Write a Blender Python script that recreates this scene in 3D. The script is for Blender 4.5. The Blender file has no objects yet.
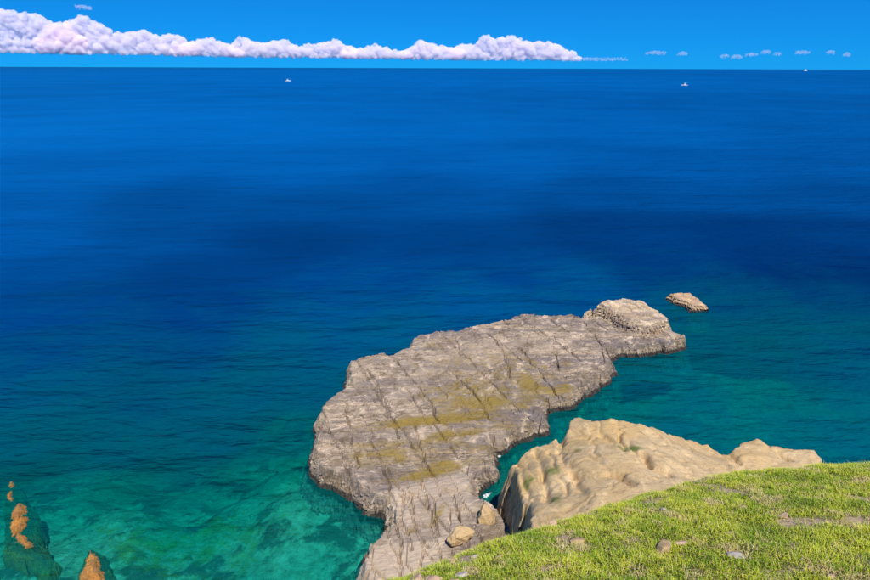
import bpy, math
import numpy as np
from mathutils import Matrix, Vector

# ------------------------------------------------------------------ camera, sky, sun, exposure
scene = bpy.context.scene
COL = scene.collection
HC = 34.0                                   # camera height above the sea
PITCH = math.atan(222.0 / 580.0)
ROLL = math.radians(0.19)
cam_d = bpy.data.cameras.new('camera')
cam_d.sensor_width = 36.0
cam_d.lens = 24.0
cam_d.clip_start = 0.1
cam_d.clip_end = 400000.0
cam = bpy.data.objects.new('camera', cam_d)
COL.objects.link(cam)
CAM_R = (Matrix.Rotation(math.radians(90) - PITCH, 3, 'X') @ Matrix.Rotation(ROLL, 3, 'Z'))
cam.matrix_world = Matrix.Translation((0, 0, HC)) @ CAM_R.to_4x4()
scene.camera = cam

SUN_EL, SUN_AZ = math.radians(60), math.radians(158)      # azimuth from +Y, positive to the right: high, behind the camera and a little to the right
world = bpy.data.worlds.new('World')
scene.world = world
world.use_nodes = True
wn = world.node_tree
wn.nodes.clear()
w_out = wn.nodes.new('ShaderNodeOutputWorld')
w_bg = wn.nodes.new('ShaderNodeBackground')
w_sky = wn.nodes.new('ShaderNodeTexSky')
w_sky.sky_type = 'NISHITA'
w_sky.sun_disc = False
w_sky.sun_elevation = SUN_EL
w_sky.sun_rotation = SUN_AZ
w_sky.altitude = 0
w_sky.air_density = 0.5
w_sky.dust_density = 0.0
w_sky.ozone_density = 8.0
w_mul = wn.nodes.new('ShaderNodeMix')
w_mul.data_type = 'RGBA'
w_mul.blend_type = 'MULTIPLY'
w_mul.inputs[0].default_value = 1.0
w_mul.inputs[7].default_value = (0.04, 1.12, 2.55, 1)     # polarising filter: a deep azure sky all round
w_gam = wn.nodes.new('ShaderNodeGamma')
w_gam.inputs[1].default_value = 0.5
wn.links.new(w_sky.outputs[0], w_gam.inputs[0])
wn.links.new(w_gam.outputs[0], w_mul.inputs[6])
wn.links.new(w_mul.outputs[2], w_bg.inputs[0])
w_bg.inputs[1].default_value = 0.10
wn.links.new(w_bg.outputs[0], w_out.inputs[0])

sun_d = bpy.data.lights.new('sun', 'SUN')
sun_d.energy = 5.0
sun_d.angle = math.radians(0.5)
sun_d.color = (1.0, 0.95, 0.87)
sun = bpy.data.objects.new('sun', sun_d)
COL.objects.link(sun)
SUN_DIR = Vector((math.sin(SUN_AZ) * math.cos(SUN_EL), math.cos(SUN_AZ) * math.cos(SUN_EL), math.sin(SUN_EL)))
sun.rotation_euler = SUN_DIR.to_track_quat('Z', 'Y').to_euler()
sun.location = (0, 0, 80)

scene.view_settings.view_transform = 'Standard'
scene.view_settings.look = 'None'
scene.view_settings.exposure = 0.27
scene.view_settings.gamma = 1.0
scene.view_settings.use_curve_mapping = False
scene.render.engine = 'CYCLES'
scene.cycles.use_denoising = True
scene.cycles.diffuse_bounces = 4
scene.cycles.glossy_bounces = 3
scene.cycles.transparent_max_bounces = 16

# ------------------------------------------------------------------ numpy helpers
RM = np.array(CAM_R)


def ray(px, py):
    px = np.asarray(px, float); py = np.asarray(py, float)
    v = np.stack([(px - 435.0), -(py - 290.0), -580.0 * np.ones_like(px)], -1)
    return v @ RM.T


def at_z(px, py, z=0.0):
    """world point on the level z seen at a spot of the photograph"""
    d = ray(px, py)
    t = (np.asarray(z) - HC) / d[..., 2]
    return np.stack([d[..., 0] * t, d[..., 1] * t, HC + d[..., 2] * t], -1)


def hash01(ix, iy, seed):
    ix = ix.astype(np.int64) & 0xffffffff; iy = iy.astype(np.int64) & 0xffffffff
    h = (ix * 374761393 + iy * 668265263 + seed * 2147483647 + 974711) & 0xffffffff
    h = ((h ^ (h >> 13)) * 1274126177) & 0xffffffff
    h = ((h ^ (h >> 16)) * 2246822519) & 0xffffffff
    h = h ^ (h >> 15)
    return (h & 0xffffff) / float(0x1000000)


def gnoise(x, y, seed=0):
    xi = np.floor(x); yi = np.floor(y)
    fx = x - xi; fy = y - yi
    u = fx ** 3 * (fx * (fx * 6 - 15) + 10); v = fy ** 3 * (fy * (fy * 6 - 15) + 10)

    def g(ox, oy):
        a = hash01(xi + ox, yi + oy, seed) * 2 * np.pi
        return np.cos(a) * (fx - ox) + np.sin(a) * (fy - oy)
    a = g(0, 0) * (1 - u) + g(1, 0) * u
    b = g(0, 1) * (1 - u) + g(1, 1) * u
    return (a * (1 - v) + b * v) * 1.5


def fbm(x, y, seed=0, octv=4, gain=0.5):
    s = 0; a = 1.0; n = 0
    for k in range(octv):
        s = s + a * gnoise(x * 2 ** k + 17.3 * k, y * 2 ** k - 9.1 * k, seed + k)
        n += a; a *= gain
    return s / n


def ridged(x, y, seed=0, octv=3):
    s = 0; a = 1.0; n = 0
    for k in range(octv):
        s = s + a * (1 - 2 * np.abs(gnoise(x * 2 ** k + 3.3 * k, y * 2 ** k + 5.7 * k, seed + k)))
        n += a; a *= 0.5
    return s / n


def voro(x, y, seed=0, jit=0.9):
    """F2-F1 and a random value for the nearest cell"""
    xi = np.floor(x); yi = np.floor(y)
    f1 = np.full(x.shape, 9.0); f2 = np.full(x.shape, 9.0); cid = np.zeros(x.shape)
    for ox in (-1, 0, 1):
        for oy in (-1, 0, 1):
            cx = xi + ox; cy = yi + oy
            px = cx + 0.5 + jit * (hash01(cx, cy, seed) - 0.5)
            py = cy + 0.5 + jit * (hash01(cx, cy, seed + 77) - 0.5)
            d = np.hypot(px - x, py - y)
            r = hash01(cx, cy, seed + 155)
            near = d < f1
            f2 = np.where(near, f1, np.minimum(f2, d))
            cid = np.where(near, r, cid)
            f1 = np.where(near, d, f1)
    return f2 - f1, cid


def sstep(a, b, x):
    t = np.clip((x - a) / (b - a), 0, 1)
    return t * t * (3 - 2 * t)


def seg_dist(x, y, pts, closed=False):
    """distance to a polyline"""
    d = np.full(x.shape, 1e9)
    n = len(pts)
    for i in range(n if closed else n - 1):
        ax, ay = pts[i][:2]; bx, by = pts[(i + 1) % n][:2]
        ex, ey = bx - ax, by - ay
        L = ex * ex + ey * ey + 1e-12
        t = np.clip(((x - ax) * ex + (y - ay) * ey) / L, 0, 1)
        d = np.minimum(d, np.hypot(x - ax - t * ex, y - ay - t * ey))
    return d


def inside(x, y, pts):
    c = np.zeros(x.shape, bool)
    n = len(pts); j = n - 1
    for i in range(n):
        xi, yi = pts[i][:2]; xj, yj = pts[j][:2]
        if yi != yj:
            c ^= ((yi > y) != (yj > y)) & (x < (xj - xi) * (y - yi) / (yj - yi) + xi)
        j = i
    return c


def sdist(x, y, pts):
    return np.where(inside(x, y, pts), 1, -1) * seg_dist(x, y, pts, True)


def idw(x, y, pts, vals, p=3.0, soft=0.3):
    num = 0; den = 0
    for (ax, ay), v in zip(pts, vals):
        w = 1.0 / (np.hypot(x - ax, y - ay) ** 2 + soft * soft) ** (p / 2)
        num = num + w * v; den = den + w
    return num / den


def mesh_np(name, verts, quads=None, tris=None, attrs=None, smooth=True):
    me = bpy.data.meshes.new(name)
    nv = len(verts)
    loops = []; starts = []; tot = 0
    if quads is not None and len(quads):
        loops.append(np.asarray(quads).reshape(-1)); starts.append(np.arange(len(quads)) * 4); tot += len(quads) * 4
    if tris is not None and len(tris):
        loops.append(np.asarray(tris).reshape(-1)); starts.append(tot + np.arange(len(tris)) * 3)
    loops = np.concatenate(loops).astype(np.int32); starts = np.concatenate(starts).astype(np.int32)
    me.vertices.add(nv)
    me.vertices.foreach_set('co', np.asarray(verts, np.float32).reshape(-1))
    me.loops.add(len(loops)); me.loops.foreach_set('vertex_index', loops)
    me.polygons.add(len(starts)); me.polygons.foreach_set('loop_start', starts)
    me.update(calc_edges=True)
    me.polygons.foreach_set('use_smooth', np.full(len(starts), smooth))
    for k, a in (attrs or {}).items():
        a = np.asarray(a, np.float32)
        if a.ndim == 1:
            at = me.attributes.new(k, 'FLOAT', 'POINT'); at.data.foreach_set('value', a)
        else:
            at = me.attributes.new(k, 'FLOAT_COLOR', 'POINT')
            at.data.foreach_set('color', np.concatenate([a, np.ones((len(a), 1), np.float32)], 1).reshape(-1))
    me.update()
    return me


def link(name, me, mat=None, parent=None, label=None, cat=None, group=None, kind=None):
    o = bpy.data.objects.new(name, me)
    COL.objects.link(o)
    if mat and me: me.materials.append(mat)
    if parent: o.parent = parent
    if label: o['label'] = label
    if cat: o['category'] = cat
    if group: o['group'] = group
    if kind: o['kind'] = kind
    return o


def grid_faces(keep):
    """quads of a grid of vertices where every corner is kept; returns faces and the used vertices"""
    ny, nx = keep.shape
    idx = np.arange(ny * nx).reshape(ny, nx)
    ok = keep[:-1, :-1] & keep[1:, :-1] & keep[:-1, 1:] & keep[1:, 1:]
    q = np.stack([idx[:-1, :-1], idx[:-1, 1:], idx[1:, 1:], idx[1:, :-1]], -1)[ok]
    used = np.unique(q)
    remap = np.full(ny * nx, -1); remap[used] = np.arange(len(used))
    return remap[q], used


# ------------------------------------------------------------------ material helpers
class NT:
    def __init__(self, name):
        self.m = bpy.data.materials.new(name)
        self.m.use_nodes = True
        self.t = self.m.node_tree
        self.t.nodes.clear()
        self.out = self.t.nodes.new('ShaderNodeOutputMaterial')

    def n(self, typ, ins=None, **kw):
        nd = self.t.nodes.new('ShaderNode' + typ)
        for k, v in kw.items(): setattr(nd, k, v)
        for k, v in (ins or {}).items():
            s = nd.inputs[k]
            if hasattr(v, 'is_output'): self.t.links.new(v, s)
            elif isinstance(v, bpy.types.Node): self.t.links.new(v.outputs[0], s)
            else: s.default_value = v
        return nd

    def math(self, op, a, b=0.0, clamp=False):
        return self.n('Math', {0: a, 1: b}, operation=op, use_clamp=clamp).outputs[0]

    def mix(self, f, a, b, blend='MIX'):
        return self.n('Mix', {0: f, 6: a, 7: b}, data_type='RGBA', blend_type=blend).outputs[2]

    def ramp(self, f, stops):
        nd = self.n('ValToRGB', {0: f})
        e = nd.color_ramp.elements
        while len(e) < len(stops): e.new(0.5)
        for el, (p, c) in zip(e, stops):
            el.position = p; el.color = (c, c, c, 1) if isinstance(c, (int, float)) else (*c[:3], 1)
        return nd.outputs[0]

    def noise(self, vec, scale, detail=4, rough=0.55, dist=0.0):
        return self.n('TexNoise', {'Vector': vec, 'Scale': scale, 'Detail': detail, 'Roughness': rough, 'Distortion': dist})

    def attr(self, name):
        return self.n('Attribute', attribute_name=name)

    def rng(self, v, a, b, c=0.0, d=1.0):
        return self.n('MapRange', {0: v, 1: a, 2: b, 3: c, 4: d}).outputs[0]

    def done(self, sh):
        self.t.links.new(sh if hasattr(sh, 'is_output') else sh.outputs[0], self.out.inputs[0])
        return self.m


def C(r, g, b): return (r, g, b, 1)


def rock_material(name, light, mid, dark, moss=(0.26, 0.175, 0.025), stretch=(1, 1, 1), rot=0.0, pink=(0.3, 0.2, 0.17), bump=0.25, wet=(0.05, 0.04, 0.035), patch=0.7):
    """layered rock: stretched mottling, lichen from the 'moss' attribute, wet band from the 'wet' attribute"""
    t = NT(name)
    co = t.n('TexCoord').outputs['Object']
    mp = t.n('Mapping', {'Vector': co, 'Rotation': (0, 0, rot), 'Scale': stretch}).outputs[0]
    big = t.noise(mp, 0.22, 5, 0.62, 0.6).outputs[0]
    fine = t.noise(mp, 1.7, 7, 0.68, 0.4).outputs[0]
    grit = t.noise(co, 9.0, 4, 0.7).outputs[0]
    c = t.mix(t.ramp(fine, [(0.40, 0.0), (0.62, 1.0)]), C(*mid), C(*light))
    c = t.mix(t.ramp(big, [(0.40, 1.0), (0.56, 0.0)]), c, C(*pink))
    c = t.mix(t.math('MULTIPLY', t.ramp(fine, [(0.30, 1.0), (0.44, 0.0)]), 0.75), c, C(*dark))
    c = t.mix(t.math('MULTIPLY', t.ramp(grit, [(0.36, 1.0), (0.5, 0.0)]), 0.45), c, C(*dark))
    pat = t.noise(co, 0.55, 6, 0.7, 0.8).outputs[0]
    c = t.mix(t.math('MULTIPLY', t.ramp(pat, [(0.50, 0.0), (0.62, 1.0)]), patch), c, C(dark[0] * 2.1, dark[1] * 1.9, dark[2] * 1.5))
    c = t.mix(t.math('MULTIPLY', t.ramp(pat, [(0.34, 1.0), (0.45, 0.0)]), 0.75), c, C(min(light[0] * 1.25, 0.8), min(light[1] * 1.25, 0.8), light[2] * 1.25))
    c = t.mix(t.math('MULTIPLY', t.attr('tone').outputs['Fac'], 1.0), c, C(*light))
    ms = t.math('ADD', t.attr('moss').outputs['Fac'], t.math('ADD', t.math('MULTIPLY', t.math('SUBTRACT', fine, 0.5), 2.4), t.math('MULTIPLY', t.math('SUBTRACT', grit, 0.5), 0.8)))
    ms = t.math('MULTIPLY', t.ramp(ms, [(0.30, 0.0), (1.0, 1.0)]), 0.88)
    mcol = t.mix(t.ramp(t.math('ADD', t.math('MULTIPLY', grit, 0.5), t.math('MULTIPLY', pat, 0.5)), [(0.38, 0.0), (0.6, 1.0)]), C(moss[0] * 0.6, moss[1] * 0.62, moss[2]), C(*moss))
    c = t.mix(ms, c, mcol)
    wt = t.math('ADD', t.attr('wet').outputs['Fac'], t.math('MULTIPLY', t.math('SUBTRACT', fine, 0.5), 0.9))
    c = t.mix(t.ramp(wt, [(0.35, 0.0), (0.6, 1.0)]), c, C(*wet))
    h = t.math('ADD', t.math('MULTIPLY', fine, 1.0), t.math('MULTIPLY', grit, 0.35))
    bp = t.n('Bump', {'Height': h, 'Strength': 0.9, 'Distance': bump})
    sh = t.n('BsdfPrincipled', {'Base Color': c, 'Roughness': 0.85, 'Specular IOR Level': 0.25, 'Normal': bp})
    return t.done(sh)


# ------------------------------------------------------------------ sea bed and sea
DEPTH = [  # spot in the photograph, depth in metres, tint of the deep water (0 dark navy, 1 bright blue)
    (0, 80, 40, 1.0), (300, 80, 40, 1.0), (600, 80, 40, .95), (870, 80, 40, .8),
    (50, 130, 40, 1.15), (250, 130, 40, 1.1), (435, 130, 40, 1.0), (650, 130, 40, .9), (820, 130, 40, .75),
    (100, 170, 40, .95), (300, 170, 40, .9), (500, 170, 40, .85), (700, 170, 40, .75), (850, 170, 40, .65),
    (30, 205, 40, .8), (150, 203, 40, .52), (300, 212, 40, .5), (450, 200, 40, .6), (600, 195, 40, .45), (700, 195, 40, .55), (840, 200, 40, .5),
    (30, 240, 40, .75), (150, 235, 40, .55), (300, 238, 40, .33), (450, 238, 40, .38), (600, 228, 40, .22), (750, 238, 40, .10), (860, 235, 40, .15),
    (50, 270, 35, .58), (200, 275, 35, .42), (350, 282, 30, .5), (500, 268, 30, .42), (650, 262, 30, .2), (800, 270, 30, .05), (870, 270, 30, .05),
    (50, 310, 30, .5), (200, 312, 30, .42), (350, 310, 22, .55), (480, 298, 20, .6), (580, 285, 22, .5), (740, 305, 16, .15), (850, 300, 20, .1),
    (50, 345, 20, .4), (180, 350, 20, .38), (290, 350, 12, .5), (380, 330, 13, .55), (725, 335, 7, .3), (780, 340, 7, .25), (860, 330, 10, .15),
    (40, 395, 13, .42), (150, 395, 13, .28), (250, 395, 11, .38), (300, 400, 10, .4), (730, 375, 6.0, .4), (800, 368, 7.8, .4), (865, 365, 10.0, .4),
    (30, 440, 7, .4), (120, 440, 9, .3), (220, 435, 9, .35), (285, 440, 4.6, .4), (690, 405, 8.4, .35), (760, 395, 5.2, .4), (850, 400, 8.2, .4), (640, 375, 8.0, .3),
    (800, 440, 8.0, .4), (865, 445, 9.0, .4), (700, 440, 7.6, .4), (620, 400, 5.2, .4), (590, 405, 4.0, .4),
    (60, 480, 4.2, .4), (110, 500, 2.9, .4), (180, 470, 6.0, .3), (240, 485, 3.4, .4), (295, 492, 1.9, .4), (20, 500, 3.0, .4),
    (30, 560, 1.9, .4), (110, 530, 2.0, .4), (160, 515, 3.0, .4), (220, 520, 2.9, .4), (300, 520, 2.0, .4), (350, 530, 1.9, .4),
    (60, 578, 1.7, .4), (150, 578, 2.2, .4), (240, 575, 2.1, .4), (320, 570, 2.3, .4), (355, 560, 1.8, .4),
    (530, 435, 3.4, .4), (485, 495, 2.4, .4), (560, 420, 4, .4), (100, 650, 1.2, .4), (300, 650, 1.2, .4), (435, 640, 1.0, .4), (-120, 560, 2.5, .4), (980, 400, 5, .4), (1000, 480, 4, .4)]
_dp = np.array([(a, b) for a, b, c, d in DEPTH], float)
_dw = at_z(_dp[:, 0], _dp[:, 1], 0.0)


def warpc(x, y):
    yy = np.maximum(y, 8.0) + 0.0
    return np.arctan2(x, yy) * 2.2, np.log(np.hypot(x, yy)) * 1.6


_du, _dv = warpc(_dw[:, 0], _dw[:, 1])


def bathy(x, y):
    u, v = warpc(x, y)
    num = 0; nut = 0; den = 0
    for a, b, (_, _, dep, tone) in zip(_du, _dv, DEPTH):
        w = 1.0 / ((u - a) ** 2 + (v - b) ** 2 + 0.012) ** 2.2
        num = num + w * np.log(dep); nut = nut + w * tone; den = den + w
    return np.exp(num / den), nut / den


def axis(lo, hi, step, far, grow):
    a = list(np.arange(lo, hi + 1e-6, step))
    s = step
    while a[-1] < far: s *= grow; a.append(a[-1] + s)
    s = step; b = []
    p = lo
    while p > -far: s *= grow; p -= s; b.append(p)
    return np.array(b[::-1] + a)


sx = axis(-55, 60, 0.8, 150000, 1.09)
sy = axis(18, 110, 0.8, 150000, 1.075)
SX, SY = np.meshgrid(sx, sy)
dep, tone = bathy(SX, SY)
rr = np.hypot(SX, SY)
tone = tone + 0.24 * fbm(SX / 90, SY / 26, 5, 5, 0.6) * sstep(60, 140, rr) + 0.30 * fbm(np.arctan2(SX, np.maximum(SY, 1)) * 1.3, np.log(rr + 1) * 10, 9, 5, 0.6) * sstep(250, 700, rr)
dep_w = dep * np.exp((0.42 * fbm(SX / 9, SY / 6, 21, 4) + 0.22 * fbm(SX / 2.4, SY / 2.4, 23, 3)) * (1 - sstep(90, 160, rr)))
# (the wave slick attribute makes long calm and ruffled bands far out)
slick = np.clip(0.5 + 1.1 * fbm(np.arctan2(SX, np.maximum(SY, 1)) * 1.2, np.log(rr + 1) * 6, 31, 4), 0, 1)
q, used = grid_faces(np.ones(SX.shape, bool))
V = np.stack([SX, SY, np.zeros_like(SX)], -1).reshape(-1, 3)

t = NT('sea_water')
co = t.n('TexCoord').outputs['Object']
depn = t.attr('depth').outputs['Fac']
tn = t.attr('tone').outputs['Fac']
sl = t.attr('slick').outputs['Fac']


def trans(k):
    return t.math('EXPONENT', t.math('MULTIPLY', depn, -k))


Tr, Tg, Tb = trans(0.9), trans(0.165), trans(0.175)
tcol = t.n('CombineColor', {0: Tr, 1: Tg, 2: Tb}).outputs[0]
deepc = t.ramp(t.math('MULTIPLY', tn, 0.8), [(0.0, (0.0, 0.008, 0.055)), (0.3, (0.0, 0.027, 0.115)), (0.62, (0.0, 0.057, 0.215)), (1.0, (0.0, 0.100, 0.345))])
shalc = C(0.0, 0.110, 0.115)
opac = t.math('SUBTRACT', 1.0, trans(0.165))
body = t.mix(t.rng(t.math('LOGARITHM', depn, math.e), 1.15, 3.45), shalc, deepc)
body = t.mix(opac, C(0, 0, 0), body)
# waves: crossing trains of ripples, larger swell under them
mpa = t.n('Mapping', {'Vector': co, 'Rotation': (0, 0, 0.30), 'Scale': (0.28, 1.0, 1)}).outputs[0]
mpb = t.n('Mapping', {'Vector': co, 'Rotation': (0, 0, -0.42), 'Scale': (0.38, 1.0, 1)}).outputs[0]
w1 = t.noise(mpa, 0.45, 4, 0.55, 0.4).outputs[0]
w2 = t.noise(mpb, 1.3, 3, 0.55, 0.3).outputs[0]
w3 = t.noise(mpa, 0.11, 2, 0.5, 0.2).outputs[0]
w4 = t.noise(mpb, 0.21, 3, 0.5, 0.3).outputs[0]
hgt = t.math('ADD', t.math('ADD', t.math('MULTIPLY', w1, 0.9), t.math('MULTIPLY', w2, 0.33)), t.math('ADD', t.math('MULTIPLY', w3, 2.3), t.math('MULTIPLY', w4, 1.3)))
bp = t.n('Bump', {'Height': hgt, 'Strength': 1.0, 'Distance': t.rng(sl, 0, 1, 0.13, 0.25)})
fr = t.n('Fresnel', {'IOR': 1.33, 'Normal': bp}).outputs[0]
fr = t.math('MULTIPLY', t.math('MINIMUM', fr, 0.26), 0.62)
gl = t.n('BsdfGlossy', {'Color': C(0.1, 0.8, 1), 'Roughness': 0.25, 'Normal': bp})
bp2 = t.n('Bump', {'Height': hgt, 'Strength': 1.0, 'Distance': 1.7})
df = t.n('BsdfDiffuse', {'Color': body, 'Normal': bp2})
tr = t.n('BsdfTransparent', {'Color': tcol})
ad = t.n('AddShader', {0: df, 1: tr})
sea_mat = t.done(t.n('MixShader', {0: fr, 1: ad, 2: gl}))
link('sea', mesh_np('sea', V, q, attrs={'depth': dep_w.reshape(-1), 'tone': tone.reshape(-1), 'slick': slick.reshape(-1)}), sea_mat, kind='structure')

# sea bed: a real floor under the clear water near the shore, falling off seaward
bx = axis(-60, 65, 0.4, 1500, 1.25)
by = axis(14, 100, 0.4, 1500, 1.25)
BX, BY = np.meshgrid(bx, by)
bd, _ = bathy(BX, BY)
reef = sstep(-0.02, 0.24, 0.75 * fbm(BX / 4.5, BY / 4.5, 41, 5) + 0.55 * fbm(BX / 1.1, BY / 1.1, 43, 4))
reef = reef * (1 - 0.6 * sstep(2, 14, BX))
lump = fbm(BX / 1.6, BY / 1.6, 47, 4)
BZ = -np.minimum(bd, 30) - 0.15 + reef * (0.35 + 0.5 * lump) * np.minimum(bd * 0.25, 1)
BZ = np.minimum(BZ, -0.35)
wp = at_z(185, 530, -2)
weed = np.exp(-(((BX - wp[0]) / 9) ** 2 + ((BY - wp[1]) / 6) ** 2)) * 0.75 + 0.8 * fbm(BX / 2, BY / 2, 53, 4)
q, used = grid_faces(np.ones(BX.shape, bool))
t = NT('sea_bed')
co = t.n('TexCoord').outputs['Object']
n1 = t.noise(co, 0.9, 6, 0.65).outputs[0]
n2 = t.noise(co, 2.2, 6, 0.75).outputs[0]
c = t.mix(t.ramp(n1, [(0.35, 0.0), (0.65, 1.0)]), C(0.20, 0.25, 0.15), C(0.46, 0.48, 0.34))
rk = t.math('ADD', t.attr('reef').outputs['Fac'], t.math('MULTIPLY', t.math('SUBTRACT', n2, 0.5), 2.6))
c = t.mix(t.ramp(rk, [(0.30, 0.0), (0.85, 0.95)]), c, t.mix(n1, C(0.035, 0.055, 0.05), C(0.13, 0.14, 0.10)))
wd = t.math('ADD', t.attr('weed').outputs['Fac'], t.math('MULTIPLY', t.math('SUBTRACT', n2, 0.5), 2.2))
c = t.mix(t.ramp(wd, [(0.45, 0.0), (0.95, 0.9)]), c, C(0.30, 0.26, 0.02))
n3 = t.noise(co, 1.5, 9, 0.85, 0.3).outputs[0]                      # stones and weed tufts strewn over the sand
c = t.mix(t.ramp(n3, [(0.36, 0.85), (0.49, 0.0)]), c, C(0.05, 0.09, 0.035))
c = t.mix(t.ramp(n3, [(0.56, 0.0), (0.70, 0.8)]), c, C(0.52, 0.52, 0.40))
bp = t.n('Bump', {'Height': n2, 'Strength': 0.8, 'Distance': 0.3})
bed_mat = t.done(t.n('BsdfDiffuse', {'Color': c, 'Normal': bp}))
link('seabed', mesh_np('seabed', np.stack([BX, BY, BZ], -1).reshape(-1, 3), q, attrs={'reef': reef.reshape(-1), 'weed': weed.reshape(-1)}), bed_mat, kind='structure')

# ------------------------------------------------------------------ the grassy hillside
HA, HB, HD = 0.45, 0.10, 5.2


def plane_pt(px, py):
    d = ray(px, py)
    tt = -HD / (d[..., 2] + HA * d[..., 1] - HB * d[..., 0])
    return np.stack([d[..., 0] * tt, d[..., 1] * tt], -1)


edge_px = [(220, 670), (310, 612), (356, 588), (385, 577), (408, 567), (432, 556), (462, 548), (491, 538), (522, 527), (553, 517), (584, 507), (609, 497), (640, 489), (662, 483),
           (684, 478), (700, 474), (715, 469), (740, 466), (770, 463), (798, 462), (815, 459), (840, 457), (870, 455), (920, 452), (1000, 450)]
edge = [tuple(plane_pt(a, b)) for a, b in edge_px]
hill_poly = edge + [(40, 22), (60, 10), (60, -30), (-30, -30), (-12, 2)]


def hill_z(x, y):
    s = sdist(x, y, hill_poly) + 0.25 * fbm(x / 1.3, y / 1.3, 61, 3)
    out = np.maximum(-s, 0)
    z = HC - HD - HA * y + HB * x
    z = z + 0.16 * fbm(x / 2.2, y / 2.2, 63, 4) + 0.05 * fbm(x / 0.5, y / 0.5, 67, 3)
    rnd = np.where(s > 0, -0.25 * np.exp(-s / 0.8), -0.25)          # softly rounded brow
    z = z + rnd - 1.05 * out - 0.5 * (out > 0) * (out ** 1.5) * 0.12
    back = np.maximum(-y, 0)
    return z - back * HA * 0.7, s


hx = np.arange(-26, 62, 0.22); hy = np.arange(-12, 34, 0.22)
HX, HY = np.meshgrid(hx, hy)
HZ, HS = hill_z(HX, HY)
q, used = grid_faces(HZ > -3)
bare = (fbm(HX / 1.1, HY / 1.1, 71, 4) + 0.6 * sstep(0.5, -1.5, HS))
t = NT('hill_soil')
co = t.n('TexCoord').outputs['Object']
n1 = t.noise(co, 1.4, 6, 0.65).outputs[0]
n2 = t.noise(co, 14.0, 5, 0.7).outputs[0]
c = t.mix(t.ramp(n1, [(0.35, 0.0), (0.65, 1.0)]), C(0.07, 0.10, 0.015), C(0.16, 0.13, 0.05))
c = t.mix(t.ramp(t.math('ADD', t.attr('bare').outputs['Fac'], t.math('MULTIPLY', t.math('SUBTRACT', n2, 0.5), 0.8)), [(0.15, 0.0), (0.42, 1.0)]), c, C(0.46, 0.33, 0.23))
bp = t.n('Bump', {'Height': n2, 'Strength': 0.9, 'Distance': 0.05})
soil_mat = t.done(t.n('BsdfDiffuse', {'Color': c, 'Normal': bp}))
link('hillside', mesh_np('hillside', np.stack([HX, HY, HZ], -1).reshape(-1, 3)[used], q, attrs={'bare': bare.reshape(-1)[used]}), soil_mat, kind='structure')

# ------------------------------------------------------------------ rocks built as worked height fields
def rock_field(name, mat, outline, top_fn, res, edge_w, jag, label, cat='rock', group=None, base=-2.0, ledge=0.2, lthick=0.38, seed=1, wet_h=0.7, moss_fn=None, tone_fn=None, jag_s=2.2, prof=0.8, shift=0.3, smooth=False):
    """outline: world xy ring at the waterline; top_fn(x, y, s) the worked top; the rim breaks off in layered ledges"""
    P = np.array([p[:2] for p in outline])
    lo = P.min(0) - edge_w - 1.0; hi = P.max(0) + edge_w + 1.0
    X, Y = np.meshgrid(np.arange(lo[0], hi[0], res), np.arange(lo[1], hi[1], res))
    s0 = sdist(X, Y, [tuple(p) for p in P])
    ed, cid = voro(X / jag_s, Y / jag_s, seed + 3)
    s = s0 + jag * (fbm(X / (jag_s * 1.5), Y / (jag_s * 1.5), seed, 4) + 0.9 * (cid - 0.5)) + 0.09 * jag * fbm(X / 0.6, Y / 0.6, seed + 5, 3)
    top = top_fn(X, Y, s)
    tt = np.clip((s + shift * edge_w) / edge_w, 0, 1)
    f = tt ** prof
    Z = base + (top - base) * f
    # layered ledges on the broken rim
    rim = 1 - sstep(0.75, 1.0, tt)
    lz = Z / lthick + 0.7 * fbm(X / 5, Y / 5, seed + 9, 2)
    fr = lz - np.floor(lz)
    st = (np.floor(lz) + sstep(0.35, 0.75, fr)) * lthick - 0.7 * lthick * fbm(X / 5, Y / 5, seed + 9, 2)
    Z = Z * (1 - 0.8 * rim) + st * 0.8 * rim
    gy, gx = np.gradient(s0, res)
    off = ledge * rim * np.sin(lz * 2 * np.pi + 1.0) + ledge * 0.6 * rim * fbm(X / 0.7, Y / 0.7 + Z, seed + 12, 3)
    keep = s > -(shift + 0.05) * edge_w - 2 * res
    q, used = grid_faces(keep)
    V = np.stack([X - gx * off, Y - gy * off, Z], -1).reshape(-1, 3)[used]
    wet = ((1 - sstep(0.05, wet_h, Z)) * sstep(-0.9, -0.25, Z)).reshape(-1)[used]      # the wet, algae-dark tide band
    moss = (moss_fn(X, Y) if moss_fn else np.full(X.shape, -1.0)).reshape(-1)[used]
    tone = (tone_fn(X, Y) if tone_fn else np.zeros(X.shape)).reshape(-1)[used]
    return link(name, mesh_np(name, V, q, attrs={'wet': wet, 'moss': moss, 'tone': tone}, smooth=smooth), mat, label=label, cat=cat, group=group)


_gc = {}


def groove(x, y, pts, width, depth):
    key = (x.shape, float(x.flat[0]), float(y.flat[0]))
    if _gc.get('key') != key:
        _gc.update(key=key, wx=0.55 * fbm(x / 2.4, y / 2.4, 401, 4), wy=0.55 * fbm(x / 2.4, y / 2.4, 407, 4), m=np.clip(0.75 + 1.1 * fbm(x / 1.8, y / 1.8, 411, 3), 0.1, 1.3))
    wx, wy = _gc['wx'], _gc['wy']
    d = seg_dist(x + wx, y + wy, pts)
    return -depth * np.exp(-(d / width) ** 2) * _gc['m']


def PW(lst, z):                       # a list of photograph spots at level z -> xy ring
    return [tuple(at_z(a, b, z)[:2]) for a, b in lst]


def PZ(lst):                          # spots each with its own level
    return [tuple(at_z(a, b, z)[:2]) for a, b, z in lst]


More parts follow.
